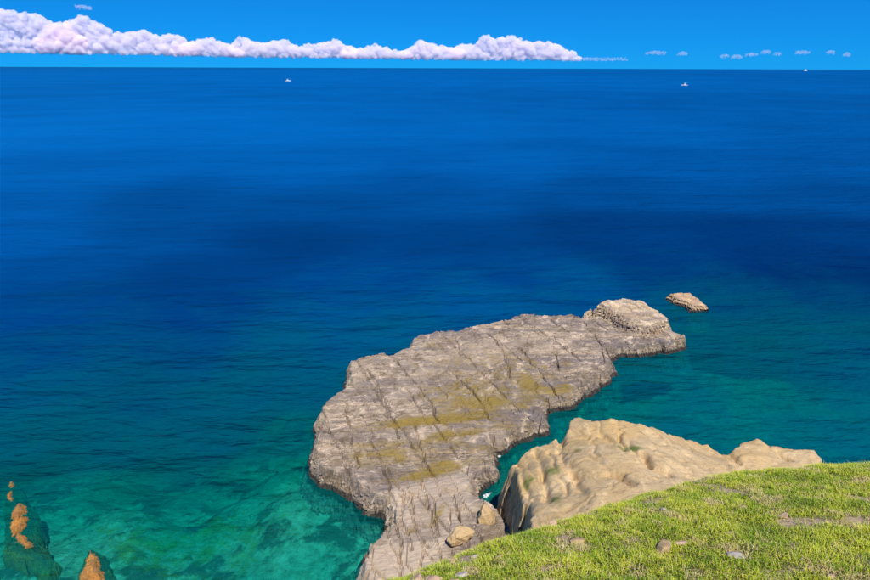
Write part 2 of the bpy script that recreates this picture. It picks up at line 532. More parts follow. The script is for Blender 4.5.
# --- the large flat platform
T0 = 1.5
plat = PZ([(316, 419, .8), (319, 402, 1.4), (331, 393, T0), (342, 384, T0), (343, 378, T0), (346, 363, T0), (360, 356, T0), (384, 350, T0), (391, 353, T0), (406, 344, T0), (409, 338, T0),
           (428, 332, T0), (445, 329, T0), (457, 329.5, T0), (474, 324.5, T0), (500, 321, T0), (514, 316, T0), (527, 313, T0), (557, 313, T0), (582, 316, T0), (600, 315, T0), (660, 325, T0), (676, 333, 1.5),
           (686, 337, 1.2), (686, 348, 0), (668, 354, 0), (640, 358, 0), (619, 358, 0), (609, 362, 0), (608, 367, 0), (615, 375, 0), (613, 380, 0), (602, 390, 0), (575, 407, 0), (552, 413, 0),
           (547, 420, 0), (547, 433, 0), (532, 442, 0), (517, 449, 0), (494, 455, 0), (498, 463, 0), (497, 479, 0), (478, 496, 0), (476, 509, 0), (500, 530, 0), (560, 560, 1), (520, 680, 1), (400, 700, 1), (350, 640, 0),
           (355, 600, 0), (360, 577, 0), (364, 572, 0), (361, 560, 0), (374, 551, 0), (384, 537, 0), (383, 520, 0), (371, 518, 0), (353, 501, 0), (323, 490, 0), (312, 476, 0), (308, 463, 0), (314, 444, 0)])


def wdir(a, b, z=T0):
    p = at_z(*a, z)[:2]; r = at_z(*b, z)[:2]
    v = r - p
    return v / np.hypot(*v)


dU = wdir((330, 415), (560, 335))           # run of the beds in the upper part
dL = wdir((330, 452), (500, 440))           # and in the lower part
PC = at_z(430, 425, T0)[:2]


def plat_coords(x, y):
    dx, dy = x - PC[0], y - PC[1]
    w = sstep(-3, 5, dy - 0.35 * dx)
    au = dx * dU[0] + dy * dU[1]; pu = -dx * dU[1] + dy * dU[0]
    al = dx * dL[0] + dy * dL[1]; pl = -dx * dL[1] + dy * dL[0]
    return al * (1 - w) + au * w, pl * (1 - w) + pu * w, w


CR = [[(396, 362), (415, 385), (434, 410), (440, 425)], [(521, 350), (545, 380), (563, 402)], [(554, 354), (560, 372)], [(345, 405), (352, 440), (358, 470)], [(322, 430), (345, 442), (352, 490)],
      [(409, 499), (414, 520), (421, 540), (428, 556)], [(393, 502), (398, 540), (400, 575)], [(420, 488), (432, 520), (438, 545)], [(385, 470), (393, 500)], [(401, 497), (405, 530), (412, 560)],
      [(450, 372), (475, 395), (490, 420)], [(488, 335), (505, 355), (512, 380)], [(585, 322), (600, 345), (604, 362)], [(415, 425), (424, 455), (428, 470)], [(370, 372), (390, 415), (398, 440)], [(450, 500), (462, 530)]]
CRW = [[tuple(at_z(a, b, T0)[:2]) for a, b in c] for c in CR]
STEP = [[(345, 436), (400, 425), (500, 416), (545, 420)], [(355, 468), (400, 461), (450, 456), (500, 447)], [(350, 448), (420, 440), (500, 430)], [(393, 478), (430, 468), (470, 462)], [(330, 456), (370, 452), (420, 448)]]
STW = [[tuple(at_z(a, b, T0)[:2]) for a, b in c] for c in STEP]
mid_strip = PW([(383, 505), (400, 488), (470, 468), (480, 500), (470, 560), (350, 640), (355, 560)], T0)


dJ = wdir((396, 362), (436, 412))           # run of the long straight joints


def plat_joints(x, y):
    q = -(x - PC[0]) * dJ[1] + (y - PC[1]) * dJ[0]; r = (x - PC[0]) * dJ[0] + (y - PC[1]) * dJ[1]
    out = np.zeros(x.shape)
    for sp, ln, wd, dp, cut, sd in ((3.1, 7.0, 0.075, 0.32, 0.5, 431), (1.15, 3.2, 0.055, 0.13, 0.62, 437)):
        c = (q + 0.35 * fbm(r / 6, q / 6, sd, 2)) / sp
        k = np.round(c)
        d = np.abs(c - k - 0.35 * (hash01(k, k * 0 + 3, sd) - 0.5)) * sp
        seg = r / ln + 7.3 * hash01(k, k * 0, sd + 1)
        on = hash01(k, np.floor(seg), sd + 2) > cut
        fs = seg - np.floor(seg)
        out = out + dp * on * np.exp(-(d / wd) ** 2) * sstep(0, 0.12, fs) * sstep(1, 0.88, fs)
    return out


def plat_top(x, y, s):
    a, p, w = plat_coords(x, y)
    wob = 1.2 * fbm(x / 9, y / 9, 81, 3) + 0.35 * fbm(x / 2.2, y / 2.2, 83, 3)
    z = T0 + 0.25 * fbm(x / 12, y / 12, 85, 3)
    z = z + 1.0 * sstep(46, 34, y) * sstep(-8, 4, x)
    ms = sstep(-1.0, 1.0, sdist(x, y, mid_strip))
    for per, amp, sd in ((2.9, 0.26, 1), (1.05, 0.15, 2), (0.42, 0.06, 3)):
        c = (p + wob) / per + 0.5 * fbm(a / (per * 5), p / per, 90 + sd, 2)
        fr = c - np.floor(c)
        k = hash01(np.floor(c), np.floor((a + 3 * np.sin(p)) / (per * 4.5)), 95 + sd)
        z = z + amp * (0.35 + 0.9 * k) * (fr ** 1.5 - sstep(0.86, 1.0, fr)) * (1 - 0.8 * ms)
    # joint blocks
    e1, c1 = voro(a / 6.0 + 0.25 * wob, p / 1.9, 101)
    e2, c2 = voro(a / 1.35 + 0.2 * wob, p / 0.75, 103)
    m2 = sstep(-0.1, 0.25, fbm(x / 7, y / 7, 105, 2) + 0.12)
    z = z + 0.22 * (c1 - 0.5) * (1 - ms) + 0.11 * (c2 - 0.5) * m2 * (1 - ms)
    z = z - 0.15 * np.exp(-(e1 / 0.028) ** 2) * (1 - ms) - 0.12 * m2 * np.exp(-(e2 / 0.07) ** 2) * (1 - ms)
    # strip of pale slabs split lengthwise
    e3, c3 = voro((x + 0.25 * y) / 1.15, y / 3.4, 107)
    z = z + ms * (0.24 * (c3 - 0.5) - 0.28 * np.exp(-(e3 / 0.06) ** 2))
    for c in CRW: z = z + groove(x, y, c, 0.085, 0.5)
    for c in STW: z = z + groove(x, y, c, 0.12, 0.42)
    z = z - plat_joints(x, y) * (1 - 0.7 * ms)
    z = z + 0.06 * ridged(a / 2.4, p / 0.4, 111, 3) + 0.025 * fbm(x / 0.35, y / 0.35, 113, 3)
    z = z + 0.5 * np.exp(-np.maximum(s, 0) / 1.2) * fbm(x / 1.4, y / 1.4, 115, 3)
    return z


MOSS = [((410, 424), 5.0, 0.9, 1.0, 0.15), ((455, 420), 4.5, 0.8, .9, 0.1), ((462, 433), 3.0, .8, .9, .15), ((425, 477), 3.2, 1.0, 1.2, .25), ((452, 467), 2.2, .8, 1.0, .2), ((438, 523), .5, 1.2, 1.1, -.4),
        ((500, 385), 8, 4.5, .5, .3), ((470, 362), 8, 2.2, .45, .3), ((455, 398), 5, 3.2, .5, .2), ((530, 385), 1.2, 1.6, .95, 0), ((563, 390), 2.5, 1.0, .7, .4), ((493, 405), 4, 1.6, .7, .2), ((347, 362), 1.2, 1.0, .7, .3),
        ((380, 455), 3, .7, .65, .1), ((365, 445), 3, .5, .5, .1), ((400, 462), 4, .6, .6, .1), ((515, 425), 3, .8, .6, .2), ((440, 343), 3, 1.0, .4, .4), ((480, 450), 2.5, .5, .6, .2), ((400, 452), 7, 1.6, .42, .1), ((440, 440), 6, 1.4, .4, .1), ((470, 345), 9, 2.0, .3, .35), ((540, 365), 6, 2.5, .3, .3), ((388, 528), .7, .6, .7, 0), ((411, 540), .6, .5, .7, 0)]


def plat_moss(x, y):
    m = np.full(x.shape, -0.02)
    for (u, v), a, b, k, r in MOSS:
        c = at_z(u, v, T0)
        dx, dy = x - c[0], y - c[1]
        cr, sr = math.cos(r), math.sin(r)
        m = m + 0.95 * k * np.exp(-((dx * cr + dy * sr) / a) ** 2 - ((-dx * sr + dy * cr) / b) ** 2)
    return m + 0.6 * fbm(x / 1.5, y / 1.5, 121, 4) - 0.06


def plat_tone(x, y):
    a, p, w = plat_coords(x, y)
    ms = sstep(-0.8, 1.2, sdist(x, y, mid_strip))
    wob = 1.2 * fbm(x / 9, y / 9, 81, 3) + 0.35 * fbm(x / 2.2, y / 2.2, 83, 3)
    _, c1 = voro(a / 6.0 + 0.25 * wob, p / 1.9, 101)
    return np.clip(0.75 * ms + 0.75 * (c1 - 0.62) + 0.3 * fbm(a / 7, p / 1.8, 123, 3), 0, 0.75)


ang = math.atan2(dU[1], dU[0])
plat_mat = rock_material('platform_rock', (0.48, 0.37, 0.27), (0.18, 0.137, 0.103), (0.065, 0.05, 0.038), stretch=(0.17, 1.9, 4.5), rot=-ang, pink=(0.185, 0.148, 0.135), bump=0.11)
rock_field('rock_platform', plat_mat, plat, plat_top, 0.105, 1.7, 0.55, 'large flat layered grey rock platform jutting into the sea, streaked with ochre moss', seed=130, prof=0.75, shift=0.52, base=-2.8, lthick=0.24, ledge=0.12, moss_fn=plat_moss, tone_fn=plat_tone, wet_h=0.75, jag_s=1.7)

# --- slab at the platform's far end
zl = 3.5
lump_o = PZ([(592, 314, T0), (587, 307, 2.8), (590, 303, 3.2), (599, 299, zl), (612, 297, zl), (623, 295, zl), (643, 298, zl), (657, 308, 3.2), (669, 320, 2.4), (671, 325, 1.8), (667, 331, T0), (650, 336, T0), (637, 336, T0), (613, 326, T0), (600, 319, T0)])
LC = np.mean(np.array(lump_o), 0)


def lump_top(x, y, s):
    z = 3.3 + 0.02 * (x - LC[0]) + 0.05 * (y - LC[1])
    a = (x - LC[0]) * 0.8 - (y - LC[1]) * 0.6; p = (x - LC[0]) * 0.6 + (y - LC[1]) * 0.8
    e, c = voro(a / 2.4, p / 1.3, 141)
    z = z + 0.3 * (c - 0.5) - 0.18 * np.exp(-(e / 0.05) ** 2) + 0.35 * fbm(x / 3, y / 3, 143, 4) + 0.12 * ridged(a / 1.4, p / 0.5, 145, 3)
    return z - 0.5 * np.exp(-np.maximum(s, 0) / 0.8)


slab_mat = rock_material('slab_rock', (0.60, 0.46, 0.31), (0.42, 0.32, 0.22), (0.15, 0.11, 0.08), stretch=(0.5, 1.2, 4.0), rot=0.5, pink=(0.26, 0.20, 0.17), bump=0.2)
rock_field('rock_slab', slab_mat, lump_o, lump_top, 0.13, 0.9, 0.4, 'pale tan raised rock slab on the seaward tip of the grey platform', seed=150, base=0.8, wet_h=0.1, moss_fn=lambda x, y: -0.35 + 0.5 * fbm(x / 2, y / 2, 147, 4))

# --- free islet beyond it
zi = 0.85
islet_o = PZ([(665, 294, zi), (678, 293, zi), (691, 292, zi), (700, 299, zi), (709, 307, .6), (708, 311, 0), (690, 312.5, 0), (684, 308, 0), (673, 304, 0), (665, 299, 0)])
IC = np.mean(np.array(islet_o), 0)


def islet_top(x, y, s):
    e, c = voro(x / 1.5, y / 1.5, 161)
    return 1.0 + 0.03 * (y - IC[1]) - 0.04 * (x - IC[0]) + 0.2 * (c - 0.5) - 0.15 * np.exp(-(e / 0.06) ** 2) + 0.12 * fbm(x / 1.6, y / 1.6, 163, 4) - 0.1 * np.exp(-np.maximum(s, 0) / 0.5)


islet_mat = rock_material('islet_rock', (0.64, 0.45, 0.27), (0.48, 0.33, 0.19), (0.18, 0.12, 0.08), pink=(0.36, 0.25, 0.17), bump=0.2)
rock_field('rock_islet', islet_mat, islet_o, islet_top, 0.1, 0.8, 0.2, 'small brown flat rock islet standing alone in open water beyond the platform', seed=170, wet_h=0.45, base=-3.0, prof=0.35, shift=0.5)

# --- sandstone outcrop under the hill
tan_o = PZ([(u, v, z - 0.75 if (v < 500 and u > 545) else z) for u, v, z in [(502, 530, 1.0), (500, 505, 2.4), (499, 480, 4.2), (510, 464, 5.4), (527, 447, 6.2), (541, 443, 6.5), (559, 443.5, 7.0), (561, 431, 7.4), (567, 423, 7.8), (581, 420, 8.2), (595, 422, 8.5), (598, 415, 9.0), (607, 416, 8.9),
            (625, 424, 8.6), (646, 431, 8.0), (677, 437, 7.0), (690, 440, 6.4), (700, 449, 5.6), (708, 456, 5.0), (730, 475, 5), (760, 520, 8), (700, 560, 9), (600, 580, 9), (520, 580, 4)]])
tan_c = [(503, 478, 4.4), (514, 468, 5.4), (530, 450, 6.3), (545, 447, 6.6), (560, 446, 7.0), (567, 428, 7.8), (582, 423, 8.3), (599, 418, 9.0), (625, 427, 8.7), (650, 434, 8.2), (680, 441, 7.2), (697, 451, 6.0), (706, 458, 5.2),
         (508, 520, 4.6), (520, 505, 6.2), (535, 490, 7.0), (555, 475, 7.9), (575, 465, 8.4), (600, 455, 9.2), (625, 455, 9.4), (650, 458, 9.2), (680, 462, 8.2), (700, 468, 7.8),
         (540, 515, 7.6), (570, 500, 8.6), (600, 490, 9.6), (640, 478, 9.8), (600, 540, 11.5), (680, 500, 10.5), (540, 560, 9.5), (505, 560, 6.0)]
tanP = PZ(tan_c); tanV = [c[2] + 0.12 for c in tan_c]
GR = [([(559, 444), (568, 468), (583, 500)], 8.0, 0.45, 0.9), ([(595, 423), (612, 440), (640, 462), (670, 475)], 9.0, 0.4, 0.8), ([(536, 446), (541, 480), (548, 515)], 6.9, 0.3, 0.9), ([(548, 450), (556, 480), (566, 508)], 7.2, 0.22, 0.45),
      ([(508, 468), (514, 500), (520, 530)], 5.5, 0.25, 0.8), ([(518, 458), (524, 490), (531, 522)], 6.0, 0.2, 0.5), ([(609, 472), (622, 475), (634, 486)], 9.3, 0.34, 1.9), ([(617, 429), (620, 437), (626, 446)], 8.8, 0.3, 1.4),
      ([(580, 448), (600, 462), (612, 480)], 8.8, 0.2, 0.35), ([(645, 456), (650, 463)], 9.0, 0.36, 1.6), ([(562, 432), (563, 444)], 7.4, 0.4, 1.4), ([(506, 478), (511, 505), (516, 530)], 5.0, 0.22, 1.2)]
GRW = [(PW(l, z), w, d) for l, z, w, d in GR]
gd = wdir((595, 423), (640, 462), 9)


def tan_top(x, y, s):
    z = idw(x, y, tanP, tanV, 3.2, 1.8)
    a = x * gd[0] + y * gd[1]; p = -x * gd[1] + y * gd[0]
    for l, w, d in GRW: z = z + groove(x, y, l, w * 0.7, d * 0.5)
    c = (p + 0.5 * fbm(x / 3, y / 3, 181, 3)) / 1.5
    fr = c - np.floor(c)
    z = z + 0.13 * (fr ** 1.6 - sstep(0.8, 1.0, fr))
    z = z + 0.15 * fbm(a / 6, p / 2.6, 183, 3) + 0.045 * fbm(a / 1.6, p / 0.4, 185, 4) + 0.02 * fbm(x / 0.4, y / 0.4, 187, 3)
    e, cc = voro(a / 3.4 + 0.25 * fbm(x / 2, y / 2, 197, 3), p / 1.35, 195)
    z = z + 0.30 * (cc - 0.5) * sstep(0.0, 0.34, e) - 0.07 * np.exp(-(e / 0.06) ** 2)
    pit = sstep(0.28, 0.5, fbm(a / 1.6, p / 0.9, 189, 3))
    return z - 0.13 * pit - 0.25 * np.exp(-np.maximum(s, 0) / 0.4)


TM = [((621, 448), 0.9, .4), ((576, 451), .4, .3), ((553, 468), .5, .7), ((527, 488), .5, .5), ((556, 497), .4, .9), ((636, 452), .5, .25)]


def tan_moss(x, y):
    m = np.full(x.shape, -0.5)
    for (u, v), a, b in TM:
        c = at_z(u, v, idw(np.array(at_z(u, v, 8)[0]), np.array(at_z(u, v, 8)[1]), tanP, tanV))
        m = m + 1.4 * np.exp(-((x - c[0]) / (a * 1.4)) ** 2 - ((y - c[1]) / (b * 1.3)) ** 2)
    return m


tan_mat = rock_material('sandstone', (0.54, 0.395, 0.225), (0.44, 0.315, 0.175), (0.22, 0.155, 0.09), moss=(0.13, 0.17, 0.02), stretch=(0.4, 1.3, 1), rot=-math.atan2(gd[1], gd[0]), pink=(0.48, 0.325, 0.15), bump=0.12, wet=(0.09, 0.065, 0.045), patch=0.25)
rock_field('sandstone_outcrop', tan_mat, tan_o, tan_top, 0.08, 1.1, 0.35, 'big smooth tan sandstone outcrop between the grass slope and the channel', seed=190, ledge=0.1, wet_h=1.2, moss_fn=tan_moss, smooth=True, prof=0.7, jag_s=1.6)

# its lower neighbour to the right
t2_o = PZ([(u, v, z - 0.6 if v < 460 else z) for u, v, z in [(709, 455, 4.4), (722, 453, 4.4), (725, 448, 4.5), (740, 442, 4.5), (754, 439, 4.5), (762, 443, 4.4), (769, 448, 4.2), (790, 453, 4.0), (815, 456, 3.8), (830, 470, 3.5), (800, 500, 4), (740, 500, 5), (712, 480, 5)]])
t2C = np.mean(np.array(t2_o), 0)
t2g = [PW([(724, 449), (735, 459), (745, 468)], 4.5), PW([(765, 446), (780, 455), (790, 462)], 4.2)]


def t2_top(x, y, s):
    z = 4.5 + 0.35 * fbm(x / 2.5, y / 2.5, 201, 4) - 0.03 * (x - t2C[0])
    for l in t2g: z = z + groove(x, y, l, 0.25, 0.7)
    return z + 0.07 * fbm(x / 0.6, y / 0.6, 203, 3) - 0.5 * np.exp(-np.maximum(s, 0) / 0.6)


rock_field('sandstone_boulder', tan_mat, t2_o, t2_top, 0.11, 0.9, 0.3, 'low tan sandstone block right of the big outcrop, peeping over the grass brow', seed=210, ledge=0.1, wet_h=1.0, smooth=True, prof=0.7)


# ------------------------------------------------------------------ free boulders and stones
def icosphere(sub):
    import bmesh
    bm = bmesh.new(); bmesh.ops.create_icosphere(bm, subdivisions=sub, radius=1.0)
    v = np.array([p.co[:] for p in bm.verts]); f = np.array([[w.index for w in fc.verts] for fc in bm.faces])
    bm.free()
    return v, f


ICO = {k: icosphere(k) for k in (1, 2, 3, 4, 5)}


def boulder_mesh(name, size, seed, sub=4, cuts=9, rough=0.12):
    v, f = ICO[sub]
    v = v.copy()
    rs = np.random.RandomState(seed)
    for _ in range(cuts):                                   # break planes
        n = rs.normal(size=3); n /= np.linalg.norm(n)
        d = rs.uniform(0.45, 0.85)
        k = np.maximum(v @ n - d, 0)
        v = v - np.outer(k * 0.85, n)
    nn = fbm(v[:, 0] * 1.7 + v[:, 2] * 0.9, v[:, 1] * 1.7 - v[:, 2] * 1.3, seed, 4) + 0.5 * fbm(v[:, 2] * 3 + v[:, 1], v[:, 0] * 3, seed + 9, 3)
    v = v * (1 + rough * nn)[:, None] * np.array(size)
    return mesh_np(name, v, tris=f, attrs={'wet': np.full(len(v), -1.0), 'moss': np.full(len(v), -1.0), 'tone': np.zeros(len(v))})


# two tan lumps at the foot of the outcrop
for (u, v, zz), size, rz, sd, lab in (
        ((485, 519, 2.5), (0.95, 0.9, 1.7), 0.2, 3, 'upright tan sandstone lump at the mouth of the narrow channel'),
        ((461, 536, 2.9), (1.05, 0.85, 0.7), 0.5, 5, 'rounded tan boulder on the platform just below the grass edge')):
    o = link('sandstone_lump', boulder_mesh('sandstone_lump', size, sd, 5, 13, 0.2), tan_mat, label=lab, cat='rock', group='tan lumps below the outcrop')
    p = at_z(u, v, zz)
    o.location = p; o.rotation_euler = (0.1, -0.1, rz)

# orange reef rocks awash in the shallows
reef_mat = rock_material('orange_reef_rock', (0.50, 0.21, 0.035), (0.31, 0.14, 0.035), (0.12, 0.07, 0.035), pink=(0.26, 0.15, 0.06), bump=0.2, wet=(0.16, 0.11, 0.05))


def reef_rock(outline, h, label, sd):
    o = PW(outline, 0.0)
    rock_field('reef_rock', reef_mat, o, lambda x, y, s: h + 0.28 * fbm(x / 1.1, y / 1.1, sd, 4) + 0.12 * ridged(x / 0.7, y / 0.7, sd + 3, 2) - 0.35 * np.exp(-np.maximum(s, 0) / 0.25), 0.07, 1.0, 0.36, label, seed=sd, base=-2.6, wet_h=0.1, jag_s=1.1, prof=0.28, shift=0.45, ledge=0.05, lthick=0.12,
               group='orange reef rocks in the shallows')


reef_rock([(16, 505), (25, 503), (29, 511), (27, 525), (29, 534), (35, 543), (46, 553), (44, 561), (32, 554), (20, 549), (8, 540), (6, 524)], 0.35, 'curved orange reef rock awash at the left edge, larger of the left pair', 221)
reef_rock([(7, 482), (15, 479), (17, 487), (14, 496), (19, 503), (12, 506), (5, 501)], 0.18, 'thin submerged brown reef rock just above the curved orange one', 231)
reef_rock([(85, 550), (90, 543), (97, 550), (105, 565), (109, 582), (107, 600), (82, 600), (77, 582), (81, 565)], 0.35, 'pointed orange reef rock cut off by the bottom edge', 241)

stone_mats = {'grey': rock_material('grey_stone', (0.50, 0.45, 0.40), (0.36, 0.31, 0.27), (0.16, 0.13, 0.11), pink=(0.4, 0.33, 0.29), bump=0.03),
              'pink': rock_material('pink_stone', (0.56, 0.38, 0.28), (0.42, 0.27, 0.19), (0.22, 0.14, 0.10), pink=(0.46, 0.29, 0.2), bump=0.03),
              'brown': rock_material('brown_stone', (0.46, 0.33, 0.17), (0.30, 0.21, 0.11), (0.14, 0.10, 0.08), pink=(0.33, 0.22, 0.12), bump=0.03)}
STONES = [(664, 508, 9, 'grey', 'small pale grey stone in the grass below the outcrop'), (578, 538, 19, 'brown', 'dark brown-grey stone half sunk in the middle of the grass'),
          (499, 556, 13, 'brown', 'rusty brown stone near the lower left grass edge'), (663, 549, 24, 'brown', 'long reddish stone low in the grass at bottom centre'),
          (682, 543, 12, 'pink', 'small pink stone touching the long reddish one'), (743, 508, 9, 'pink', 'tiny pinkish stone in the middle of the right slope'),
          (784, 517, 12, 'pink', 'pinkish stone alone in the grass of the right slope'), (737, 555, 18, 'grey', 'pale flat slab lying in the bottom right grass'),
          (475, 551, 11, 'grey', 'half white stone on the left brow with dark underside'), (416, 574, 22, 'pink', 'leftmost pink boulder at the bottom of the grass edge'),
          (434, 576, 24, 'pink', 'second pink boulder from the left along the bottom edge'), (462, 574, 15, 'grey', 'pale stone beside bare soil near the bottom left'),
          (455, 580, 11, 'pink', 'little orange-pink stone cut by the bottom edge'), (553, 517, 16, 'pink', 'reddish stone on the brow where grass meets the outcrop'),
          (403, 579, 10, 'brown', 'tan chip of rock at the very tip of the grass'), (422, 563, 8, 'brown', 'small brown stone left of the grass tip'),
          (451, 553, 14, 'pink', 'tan rounded stone on the brow left of the white one'), (831, 576, 11, 'pink', 'small pink stone at the bottom right border')]
for k, (u, v, wpx, m, lab) in enumerate(STONES):
    p = plane_pt(u, v)
    z, _ = hill_z(np.array([p[0]]), np.array([p[1]]))
    dist = math.sqrt(p[0] ** 2 + p[1] ** 2 + (z[0] - HC) ** 2)
    r = 0.5 * wpx / 580 * dist * 0.95
    o = link('stone', boulder_mesh('stone', (r, r * 0.85, r * 0.42), 300 + k, 4, 18, 0.22), stone_mats[m], label=lab, cat='stone', group='stones lying in the grass')
    o.location = (p[0], p[1], z[0] + r * 0.10); o.rotation_euler = (-0.42, 0.08, (k * 1.3) % 1.0)
    STONES[k] = (p[0], p[1], r)

# ------------------------------------------------------------------ grass blades
rs = np.random.RandomState(11)
NB = 640000
gx = rs.uniform(-4, 17, NB); gy = rs.uniform(4.5, 16.5, NB)
ok = (gx / np.maximum(gy, 1) < 1.3)
gx, gy = gx[ok], gy[ok]
gz, gs = hill_z(gx, gy)
thin = fbm(gx / 1.1, gy / 1.1, 71, 4)                 # bare spots
keepn = (gs > -0.35 - 0.6 * rs.rand(len(gx))) & (rs.rand(len(gx)) > sstep(0.20, 0.42, thin) * 0.9)
keepn &= rs.rand(len(gx)) < 0.55 + 0.9 * fbm(gx / 0.25, gy / 0.25, 301, 2) + 0.2
for (a, b, r) in STONES: keepn &= np.hypot(gx - a, gy - b) > r * 0.55
gx, gy, gz, gs = gx[keepn], gy[keepn], gz[keepn], gs[keepn]
nb = len(gx)
clump = fbm(gx / 0.45, gy / 0.45, 303, 3)
patch = fbm(gx / 1.6, gy / 1.6, 307, 3)
L = (0.055 + 0.045 * rs.rand(nb)) * (1 + 0.6 * clump) * (1 + 0.35 * patch)
L *= np.where(rs.rand(nb) < 0.02, 1.9, 1.0)
W = 0.007 + 0.006 * rs.rand(nb)
a = rs.uniform(0, 2 * np.pi, nb) + 1.2 * clump
lean = 0.45 + 0.85 * rs.rand(nb)
dx, dy = np.cos(a), np.sin(a)
sxv, syv = -dy, dx
b0 = np.stack([gx, gy, gz - 0.01], -1)
sd = np.stack([sxv, syv, np.zeros(nb)], -1)
fw = np.stack([dx, dy, np.zeros(nb)], -1)
up = np.array([0, 0, 1.0])
m1 = b0 + fw * (L * lean * 0.30)[:, None] + up * (L * 0.60)[:, None]
tp = b0 + fw * (L * lean * 0.95)[:, None] + up * (L * (1.0 - 0.25 * lean))[:, None]
V = np.stack([b0 - sd * W[:, None] / 2, b0 + sd * W[:, None] / 2, m1 - sd * W[:, None] * 0.4, m1 + sd * W[:, None] * 0.4, tp], 1).reshape(-1, 3)
i0 = np.arange(nb)[:, None] * 5
T = np.concatenate([i0 + [0, 1, 3], i0 + [0, 3, 2], i0 + [2, 3, 4]], 1).reshape(-1, 3)
# blade colours: fresh, yellow-green and straw blades
u = rs.rand(nb) + 0.55 * patch + 0.5 * fbm(gx / 0.6, gy / 0.6, 311, 3)
fresh = np.array([0.31, 0.41, 0.018]); yel = np.array([0.58, 0.55, 0.055]); deep = np.array([0.15, 0.27, 0.012]); straw = np.array([0.62, 0.47, 0.24])
col = fresh[None] * np.ones((nb, 1))
f = sstep(0.45, 0.9, u)[:, None]; col = col * (1 - f) + yel * f
f = sstep(0.25, 0.0, u)[:, None]; col = col * (1 - f) + deep * f
dry = (rs.rand(nb) < 0.12 + 0.65 * sstep(0.08, 0.36, fbm(gx / 0.8, gy / 0.8, 313, 4)))[:, None]
col = np.where(dry, straw * (0.7 + 0.5 * rs.rand(nb, 1)), col)
col = np.minimum(col * (0.98 + 0.46 * rs.rand(nb, 1)), 0.8)
t = NT('grass_blade')
c = t.attr('blade').outputs['Color']
dfs = t.n('BsdfDiffuse', {'Color': c})
trl = t.n('BsdfTranslucent', {'Color': t.mix(1.0, c, C(1.0, 1.0, 0.7), 'MULTIPLY')})
gls = t.n('BsdfGlossy', {'Color': C(1, 1, 1), 'Roughness': 0.45})
mx = t.n('MixShader', {0: 0.42, 1: dfs, 2: trl})
grass_mat = t.done(t.n('MixShader', {0: 0.03, 1: mx, 2: gls}))
link('grass', mesh_np('grass', V, tris=T, attrs={'blade': np.repeat(col, 5, 0)}, smooth=False), grass_mat, label='short bright green grass with dry straw tufts covering the hillside', cat='grass', kind='stuff')

# ------------------------------------------------------------------ foam in the channel
t = NT('sea_foam')
co = t.n('TexCoord').outputs['Object']
n = t.noise(co, 1.6, 6, 0.7, 0.5).outputs[0]
al = t.ramp(t.math('ADD', t.attr('foam').outputs['Fac'], t.math('SUBTRACT', n, 0.5)), [(0.42, 0.0), (0.62, 1.0)])
foam_mat = t.done(t.n('MixShader', {0: al, 1: t.n('BsdfTransparent'), 2: t.n('BsdfDiffuse', {'Color': C(0.8, 0.85, 0.85)})}))
for (u, v), rx, ry, rz, lab in (((487, 495), 1.0, 0.42, 0.9, 'white streak of foam in the narrow channel beside the platform'), ((499, 456), 0.75, 0.3, 0.1, 'small foam patch at the channel head under the platform rim')):
    rad = np.linspace(0, 1, 7); th = np.linspace(0, 2 * np.pi, 40, endpoint=False)
    RR, TH = np.meshgrid(rad, th)
    w = 1 + 0.25 * np.sin(3 * TH + rx * 9) + 0.12 * np.sin(7 * TH)
    V = np.stack([RR * rx * w * np.cos(TH), RR * ry * w * np.sin(TH), 0.02 * (1 - RR)], -1).reshape(-1, 3)
    i = np.arange(40)[:, None] * 7 + np.arange(6)[None]; j = ((np.arange(40) + 1) % 40)[:, None] * 7 + np.arange(6)[None]
    Q = np.stack([i, i + 1, j + 1, j], -1).reshape(-1, 4)
    o = link('sea_foam', mesh_np('sea_foam', V, Q, attrs={'foam': (0.58 * (1 - RR ** 2)).reshape(-1)}), foam_mat, label=lab, cat='foam', group='foam patches in the channel')
    p = at_z(u, v, 0.03)
    o.location = p; o.rotation_euler = (0, 0, rz)

# ------------------------------------------------------------------ boats
def plain(name, col, rough=0.4):
    t = NT(name)
    n = t.noise(t.n('TexCoord').outputs['Object'], 2.0, 3).outputs[0]
    c = t.mix(t.ramp(n, [(0.3, 0.0), (0.7, 1.0)]), C(*[k * 0.9 for k in col]), C(*col))
    return t.done(t.n('BsdfPrincipled', {'Base Color': c, 'Roughness': rough}))


bw = plain('boat_white', (0.82, 0.82, 0.80)); bg = plain('boat_glass', (0.03, 0.05, 0.07), 0.1); bdk = plain('boat_dark', (0.06, 0.08, 0.12)); bm_ = plain('boat_metal', (0.5, 0.5, 0.5), 0.3)


def loft(name, secs, closed_ends=True):
    n = len(secs[0]); V = np.array([p for s in secs for p in s], float)
    Q = [[k * n + i, k * n + (i + 1) % n, (k + 1) * n + (i + 1) % n, (k + 1) * n + i] for k in range(len(secs) - 1) for i in range(n)]
    me = bpy.data.meshes.new(name)
    F = [list(q) for q in Q]
    if closed_ends: F += [list(range(n))[::-1], [(len(secs) - 1) * n + i for i in range(n)]]
    me.from_pydata([tuple(v) for v in V], [], F); me.update()
    return me


def hull_mesh(L, B, D, F):
    secs = []
    for k in range(9):
        f = k / 8
        x = -L / 2 + L * f
        w = B / 2 * (0.82 + 0.18 * math.sin(min(f * 2, 1) * math.pi / 2)) * (1 - max(0, f - 0.5) ** 2 * 3.7)
        w = max(w, 0.03 * B); sh = F * (1 + 0.45 * f * f)
        secs.append([(x, -w, sh), (x, -w * 0.95, 0.15 * F), (x, -w * 0.45, -D), (x, w * 0.45, -D), (x, w * 0.95, 0.15 * F), (x, w, sh), (x, w * 0.85, sh - 0.05 * F), (x, -w * 0.85, sh - 0.05 * F)])
    return loft('hull', secs)


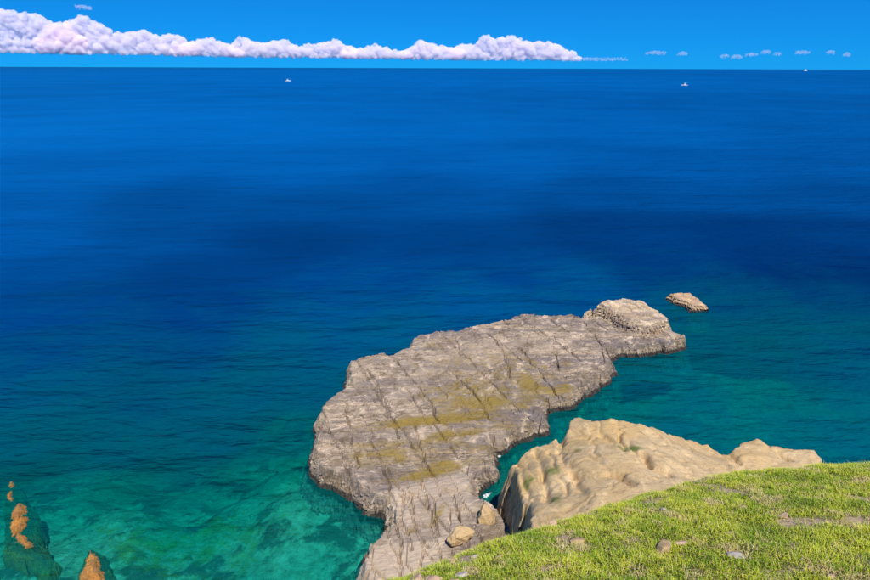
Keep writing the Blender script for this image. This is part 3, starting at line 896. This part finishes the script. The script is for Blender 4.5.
def box_mesh(name, x0, x1, hw, z0, z1, rake=0.0, tw=0.85):
    return loft(name, [[(x0, -hw, z0), (x0, hw, z0), (x0 + rake * 0.4, hw * tw, z1), (x0 + rake * 0.4, -hw * tw, z1)], [(x1, -hw, z0), (x1, hw, z0), (x1 - rake, hw * tw, z1), (x1 - rake, -hw * tw, z1)]])


def boat(u, v, dist, L, head, label, sc_cabin=1.5):
    d = ray(u, v); d = d / np.hypot(d[0], d[1])
    e = link('motor_boat', None, label=label, cat='boat', group='white boats far out at sea')
    e.location = (d[0] * dist, d[1] * dist, 0); e.rotation_euler = (0, 0, head)
    B, F = L * 0.3, L * 0.12
    link('hull', hull_mesh(L, B, L * 0.06, F), bw, e)
    cab = link('cabin', box_mesh('cabin', -0.22 * L, 0.16 * L, B * 0.36, F * 0.9, F * 0.9 + 0.17 * L * sc_cabin, 0.06 * L), bw, e)
    link('window', box_mesh('window', -0.185 * L, 0.145 * L, B * 0.365, F * 0.9 + 0.085 * L * sc_cabin, F * 0.9 + 0.13 * L * sc_cabin, 0.02 * L, 0.93), bg, cab)
    link('roof', box_mesh('roof', -0.25 * L, 0.12 * L, B * 0.36, F * 0.9 + 0.172 * L * sc_cabin, F * 0.9 + 0.19 * L * sc_cabin, 0.0, 0.96), bw, cab)
    link('mast', box_mesh('mast', -0.06 * L, -0.045 * L, 0.008 * L, F * 0.9 + 0.19 * L * sc_cabin, F * 0.9 + 0.45 * L, 0.0, 0.6), bm_, e)
    link('rubbing_strake', loft('rubbing_strake', [[(-L / 2 - 0.01 * L, s * B * 0.43, F * 0.62), (-L / 2 - 0.01 * L, s * B * 0.445, F * 0.75), (0.1 * L, s * B * 0.52, F * 0.78), (0.1 * L, s * B * 0.505, F * 0.66)] for s in (-1, 1)]), bdk, e)
    return e


def sea_dist(u, v):
    p = at_z(u, v, 0.0); return math.hypot(p[0], p[1])


boat(288, 81, sea_dist(288, 81), 13.0, 0.15, 'tiny white motor boat under the cloud bank, left of centre')
boat(684.5, 85.5, sea_dist(684.5, 85.5), 13.0, 2.95, 'small white motor boat on the open sea, right of centre')
boat(806, 67.5, 15000.0, 85.0, 0.2, 'white vessel sitting on the horizon at far right', 1.5)

# ------------------------------------------------------------------ clouds far beyond the horizon
def cloud_material(name, dens):
    t = NT(name)
    vol = t.n('VolumePrincipled', {'Color': C(1.0, 0.955, 0.98), 'Density': dens, 'Anisotropy': 0.0})
    t.t.links.new(vol.outputs[0], t.out.inputs[1])
    return t.m


cloud_mat = cloud_material('cumulus', 0.006)
wisp_mat = cloud_material('thin_cloud', 0.0019)
scene.cycles.volume_bounces = 40
scene.cycles.max_bounces = 40
CD = 42000.0
PUFF = {}
for k in (1, 2):
    PUFF[k] = []
    for j in range(10):
        v = ICO[k][0]
        PUFF[k].append(v * (1 + 0.2 * fbm(v[:, 0] * 1.9 + j * 7.3, v[:, 1] * 1.9 + v[:, 2] * 1.6 + j * 3.1, 600 + j, 3))[:, None])


def cloud(profile, base_px, label, seed, dens=1.0, dist=CD, small=False):
    """profile: (x, top y) spots of the cloud's outline; puffs fill the body between base and top, each cloud one mesh"""
    r = np.random.RandomState(seed)
    xs = np.array([p[0] for p in profile], float); ys = np.array([p[1] for p in profile], float)
    mpx = dist / 580.0 * 1.02
    d0 = ray(float(xs.mean()), 66.0); az = math.atan2(d0[0], d0[1])
    hor = 69.5 - 2.9 * xs.mean() / 870.0
    Vs = []; Fs = []; n = 0
    def puff(cx, h, rad, dz, sub):
        nonlocal n
        v = PUFF[sub][r.randint(10)]; f = ICO[sub][1]
        Vs.append(v * rad * np.array([1, 1, 0.86]) + np.array([cx, dz, h])); Fs.append(f + n); n += len(v)
    x0, x1 = xs[0], xs[-1]
    cnt = int((x1 - x0) * 6 * dens)
    xm = xs.mean()
    for k in range(cnt):
        px = r.uniform(x0, x1)
        top = np.interp(px, xs, ys); b = base_px + r.uniform(-1, 0.6)
        if not small: top = top + 2.6 - 3.0 * float(fbm(np.array([px / 3.6]), np.array([seed * 1.7]), seed, 3)[0])
        hh = max(b - top, 0.8)
        rad = min(hh * 0.45, r.choice([1.0, 1.4, 1.9, 2.6, 3.6], p=[.26, .28, .22, .16, .08])) if not small else min(hh * 0.5, r.uniform(0.6, 1.6))
        # heap towards the outline
        q = 1.0 if r.rand() < 0.22 else r.rand() ** 0.8
        py = b - rad * 0.6 - q * max(hh - rad * 1.5, 0)
        dz = (r.uniform(-1, 1) * (1 - q * 0.7)) * (3.5 if not small else 1.0) * mpx
        puff((px - xm) * mpx, (hor - py) * mpx, rad * mpx, dz, 2)
        if rad > 1.2:                                       # cauliflower knobs on the larger heads
            for _ in range(5):
                e = r.normal(size=3); e /= np.linalg.norm(e); e[1] = -abs(e[1])
                puff((px - xm + e[0] * rad * 0.85) * mpx, (hor - py + e[2] * rad * 0.75) * mpx, rad * r.uniform(0.25, 0.45) * mpx, dz + e[1] * rad * 0.85 * mpx, 1)
    if not small:                                           # solid heart
        for px in np.arange(x0 + 1, x1 - 1, 2.0):
            top = np.interp(px, xs, ys) + 4.0; py = base_px - 1.6
            while py > top:
                puff((px - xm + r.uniform(-.5, .5)) * mpx, (hor - py) * mpx, r.uniform(1.7, 2.3) * mpx, r.uniform(-1.5, 3) * mpx, 2); py -= 2.4
    # flat ragged base
    for k in range(int((x1 - x0) * 3 * dens)):
        px = r.uniform(x0, x1)
        puff((px - xm) * mpx, (hor - base_px + r.uniform(-0.4, 2.2)) * mpx, r.uniform(0.6, 1.9 if not small else 0.9) * mpx, r.uniform(-3, 3) * mpx, 2)
    tmp = link('cumulus_cloud', mesh_np('cumulus_cloud', np.concatenate(Vs), tris=np.concatenate(Fs)))
    rm = tmp.modifiers.new('join', 'REMESH'); rm.mode = 'VOXEL'; rm.voxel_size = 0.3 * mpx if not small else 0.25 * mpx
    me = bpy.data.meshes.new_from_object(tmp.evaluated_get(bpy.context.evaluated_depsgraph_get()))
    me.name = 'cumulus_cloud'
    nv = len(me.vertices); cov = np.empty(nv * 3); nov = np.empty(nv * 3)
    me.vertices.foreach_get('co', cov); me.vertices.foreach_get('normal', nov)
    cov = cov.reshape(-1, 3); nov = nov.reshape(-1, 3); w = cov / mpx
    bil = 1 - 2 * np.abs(gnoise(w[:, 0] / 2.6 + w[:, 1] * 0.31, w[:, 2] / 2.6 - w[:, 1] * 0.27, seed)); bil2 = 1 - 2 * np.abs(gnoise(w[:, 0] / 1.2 + w[:, 1] * 0.6, w[:, 2] / 1.2 - w[:, 1] * 0.5, seed + 2))
    cov += nov * ((0.55 * (0.5 - bil) + 0.28 * (0.5 - bil2)) * (0.25 if small else 0.8) * mpx)[:, None]
    me.vertices.foreach_set('co', cov.reshape(-1)); me.update()
    bpy.data.objects.remove(tmp)
    o = link('cumulus_cloud', me, wisp_mat if small else cloud_mat, label=label, cat='cloud', group='cumulus clouds along the horizon')
    o.location = (math.sin(az) * dist, math.cos(az) * dist, 0); o.rotation_euler = (0, 0, -az)
    return o


cloud([(-70, 50), (-50, 36), (-25, 30), (0, 25), (14, 27), (34, 29), (44, 36), (54, 42), (60, 44)], 58.5, 'tall pinkish cumulus at the far left edge of the sky', 501)
cloud([(52, 46), (63, 40), (69, 33), (75, 36), (81, 43), (86, 46)], 58.5, 'narrow little cumulus turret second from the left', 502)
cloud([(84, 46), (92, 33), (103, 28), (112, 32), (124, 40), (134, 40), (145, 38), (158, 42), (169, 39), (179, 46), (186, 50)], 58.5, 'broad cumulus with a peaked left shoulder, left of centre', 503)
cloud([(182, 50), (196, 46), (210, 42), (222, 45), (234, 50), (240, 52)], 58.7, 'low rounded cumulus between two taller banks', 504)
cloud([(236, 51), (243, 47), (250, 40), (262, 45), (275, 44), (286, 42), (296, 47), (304, 47), (318, 44), (331, 42), (342, 47), (352, 50)], 59, 'long double-humped cumulus above the left boat', 505)
cloud([(346, 51), (362, 49), (376, 45), (388, 49), (400, 50), (410, 52)], 59.3, 'low pinkish cumulus just left of the middle', 506)
cloud([(405, 51), (414, 47), (421, 41), (430, 44), (440, 46), (455, 48), (460, 50)], 59.5, 'small humped cumulus at the middle of the cloud bank', 507)
cloud([(456, 49), (466, 44), (477, 45), (486, 36), (497, 40), (512, 36), (520, 41), (528, 43), (545, 42), (556, 47), (566, 51), (573, 56)], 59.8, 'twin-peaked cumulus closing the right end of the bank', 508)
cloud([(566, 58), (585, 57.5), (605, 58.5), (622, 59)], 60.2, 'thin lavender cloud streak trailing right of the bank', 509, dens=0.8, small=True)
cloud([(89, 25), (94, 23.5), (100, 25)], 26.5, 'stray wisp of cloud above the peaked cumulus', 510, small=True)
for k, (x, y, w, lab) in enumerate([(654, 52, 8, 'largest separate puff right of the cloud bank'), (681, 52.5, 4, 'small round puff, second right of the bank'), (723, 54.5, 3, 'faint puff, third right of the bank'), (735, 55, 4, 'flat faint puff, fourth right of the bank'),
                                    (749, 53.5, 4.5, 'ragged puff, fifth right of the bank'), (763, 51.5, 3.5, 'higher bright puff, sixth right of the bank'), (775, 53, 2.5, 'tiny puff, seventh right of the bank'), (800, 52, 5, 'flat puff above the vessel on the horizon'),
                                    (827, 52, 3, 'small puff right of the vessel on the horizon'), (844, 53.5, 2, 'last speck of cloud at the far right')]):
    cloud([(x - w, y + 1.6), (x, y), (x + w, y + 1.4)], y + 3.2, lab, 520 + k, dens=0.7, small=True)
